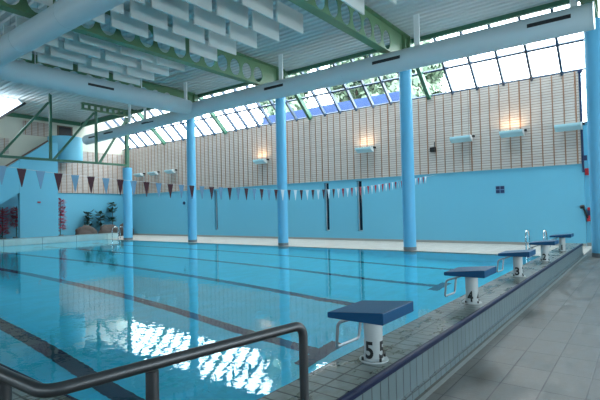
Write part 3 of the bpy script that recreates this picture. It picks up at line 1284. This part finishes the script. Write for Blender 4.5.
# daylit sloping panel at the upper left end
b = MB()
qs = [(8.9, 5.95), (10.72, 7.43), (10.5, 7.62), (8.9, 7.6)]
b.add([(-25.6, y_, z_) for y_, z_ in qs] + [(-25.66, y_, z_) for y_, z_ in qs],
      [(0, 1, 2, 3), (7, 6, 5, 4), (0, 4, 5, 1), (1, 5, 6, 2), (2, 6, 7, 3), (3, 7, 4, 0)])
w = struct(b.build('window_20', M['frosted']))
b = MB()
b.bar((-25.56, 8.8, 5.8), (-25.56, 10.85, 7.47), 0.12, 0.14, (1, 0, 0))
b.build('window_frame', M['dark'], w)


def leaf_cloud(path, n, rad, size, seed=1, droop=0.3):
    rd = random.Random(seed)
    b = MB()
    for _ in range(n):
        i = rd.random() * (len(path) - 1)
        k = int(i)
        f = i - k
        c = Vector(path[k]).lerp(Vector(path[min(k + 1, len(path) - 1)]), f)
        a = rd.random() * 2 * PI
        rr = rad * math.sqrt(rd.random())
        p = c + Vector((math.cos(a) * rr, math.sin(a) * rr, rd.uniform(-rad, rad) * 0.4))
        d = Vector((math.cos(a), math.sin(a), rd.uniform(-droop, droop * 1.6))).normalized()
        s = d.cross(Vector((0, 0, 1))).normalized()
        L = size * rd.uniform(0.6, 1.3)
        nrm = d.cross(s)
        b.add([p, p + d * L * 0.5 + s * L * 0.25 + nrm * 0.04 * L, p + d * L, p + d * L * 0.5 - s * L * 0.25 + nrm * 0.04 * L], [(0, 1, 2, 3)])
    return b


def red_plant(x, y, z0, z1, zr, label, seed):
    t = thing('red_flowering_plant', label, 'plant', (x, y, z0), 'tall red flowering plants')
    b = MB()
    b.tube([(0, 0, 0), (0.02, 0, (z1 - z0) * 0.5), (0, 0.02, z1 - z0)], 0.025, 8)
    b.build('stem', M['leaf'], t, True)
    leaf_cloud([(0, 0, zr - z0 + 0.15), (0, 0, z1 - z0 - 0.1)], 440, 0.2, 0.26, seed).build('flowers', M['redleaf'], t)
    leaf_cloud([(0, 0, 0.3), (0, 0, z1 - z0 - 0.1)], 24, 0.19, 0.16, seed + 9).build('leaves', M['leaf'], t)
    b = MB()
    b.tube([(0, 0, 0), (0, 0, 0.3)], [0.15, 0.2], 20)
    b.build('pot', M['pot'], t, True)


red_plant(-28.4, 10.68, ZF, 1.75, 0.0, 'red flowering plant under the stair at the edge of the picture', 3)
red_plant(-28.9, 11.62, ZF, 1.8, 0.4, 'red flowering plant under the stair next to the blue block', 5)
red_plant(-28.4, 14.0, ZF, 2.3, 0.1, 'red flowering plant at the right corner of the blue block', 7)


def rock(cx, cy, cz, sx, sy, sz, seed, label):
    bm = bmesh.new()
    bmesh.ops.create_icosphere(bm, subdivisions=4, radius=1.0)
    for v in bm.verts:
        n = noise.fractal(v.co * 1.6 + Vector((seed * 7.1, 0, 0)), 1.0, 2.0, 4)
        v.co *= 1 + 0.16 * n
        v.co.x *= sx
        v.co.y *= sy
        v.co.z *= sz
        v.co.z = max(v.co.z, -0.3 * sz)
    me = bpy.data.meshes.new('rock')
    bm.to_mesh(me)
    bm.free()
    me.materials.append(M['rock'])
    for p in me.polygons:
        p.use_smooth = True
    o = bpy.data.objects.new('rock', me)
    C.objects.link(o)
    o.location = (cx, cy, cz)
    tag(o, label, 'rock', 'rocks at the far end')


rock(-27.9, 15.45, ZF + 0.2, 0.45, 0.74, 0.62, 1, 'dark rounded rock at the left of the rocks by the end wall')
rock(-27.9, 17.05, ZF + 0.2, 0.45, 0.78, 0.66, 2, 'wide grey rock behind the pool ladder at the end wall')
rock(-28.0, 18.4, ZF + 0.2, 0.42, 0.52, 0.74, 4, 'dark rock in the corner behind the short column')


def green_plant(x, y, z0, h, label, seed):
    t = thing('potted_plant', label, 'plant', (x, y, z0), 'green plants behind the rocks')
    b = MB()
    b.tube([(0, 0, 0), (0.03, 0.02, h * 0.5), (0, 0, h * 0.92)], 0.02, 8)
    b.build('stem', M['bark'], t, True)
    tiers = [0.5, 0.75, 0.95] if h > 1.6 else [0.65, 0.92]
    bb = MB()
    for i, f in enumerate(tiers):
        q = leaf_cloud([(0, 0, h * f - 0.15), (0, 0, h * f + 0.05)], 34, 0.1, 0.36, seed + i, 0.5)
        bb.add(q.v, q.f)
    bb.build('leaves', M['leaf'], t)


green_plant(-29.0, 16.2, ZF, 1.75, 'small green plant behind the left dark rock', 11)
green_plant(-29.0, 17.05, ZF, 1.7, 'thin green plant, middle of three by the end wall', 14)
green_plant(-29.0, 17.95, ZF, 2.45, 'tallest green plant behind the rocks at the far corner', 17)

# ------------------------------------------------------------------ outside the glazing
b = MB()
b.box(-60, 30, YW + 1.0, 90, -1.0, -0.5)
struct(b.build('ground_outside', M['outground']))
area('end_wall_fill', (-25.2, 9.0, 6.9), (2.0, 1.0), (-29.5, 13.0, 3.6), 105, (0.88, 0.96, 1.0))  # lamp added beside the frosted panel to brighten the end wall
t = thing('outbuilding', 'bright blue flat building seen through the glazing above the wood wall', 'building', (0, 0, 0))
b = MB()
b.box(-18.4, -8.7, 23, 27, -0.5, 7.0)
b.build('wall', M['blueroof'], t)
b = MB()
b.box(-18.6, -8.5, 22.8, 27.2, 7.0, 7.5)
b.build('roof', M['blueroof'], t)


def tree(x, y, h, r, label, seed):
    rd = random.Random(seed)
    t = thing('broadleaf_tree', label, 'tree', (x, y, -0.5), 'trees outside the glazing')
    b = MB()
    b.tube([(0, 0, 0), (0.1, 0.1, h * 0.5), (0, 0, h * 0.9)], [0.3, 0.22, 0.06], 10)
    for i in range(7):
        a = rd.random() * 6.28
        z = h * rd.uniform(0.4, 0.75)
        b.tube([(0, 0, z), (math.cos(a) * r * 0.4, math.sin(a) * r * 0.4, z + h * 0.1), (math.cos(a) * r * 0.75, math.sin(a) * r * 0.75, z + h * 0.16)], [0.12, 0.08, 0.03], 7)
    b.build('trunk', M['bark'], t, True)
    b = MB()
    for _ in range(80):
        a = rd.random() * 6.28
        rr = r * math.sqrt(rd.random()) * 0.8
        c = Vector((math.cos(a) * rr, math.sin(a) * rr, h * rd.uniform(0.42, 0.97)))
        cr_ = rd.uniform(0.7, 1.25)
        for _k in range(75):
            d = Vector((rd.gauss(0, 1), rd.gauss(0, 1), rd.gauss(0, 0.8))).normalized()
            p = c + d * cr_ * rd.uniform(0.4, 1.0)
            s = d.cross(Vector((rd.random(), rd.random(), rd.random()))).normalized()
            q = d.cross(s)
            L = rd.uniform(0.2, 0.42)
            b.add([p - s * L, p + q * L * 0.6, p + s * L, p - q * L * 0.6], [(0, 1, 2, 3)])
    b.build('crown', M['treeleaf'], t)


tree(-23.6, 31.5, 15.0, 2.4, 'light green tree outside, left one behind the blue building', 1)
tree(-18.0, 34.5, 17.0, 2.7, 'broad green tree outside, middle one behind the blue building', 2)
tree(-15.2, 40.0, 19.0, 3.2, 'tall pale green tree farther off behind the other trees outside', 6)
tree(-22.5, 43.0, 18.0, 3.2, 'pale green tree far off, at the left behind the trees outside', 8)
tree(-12.7, 32.0, 15.0, 2.3, 'green tree outside, right one behind the blue building', 3)
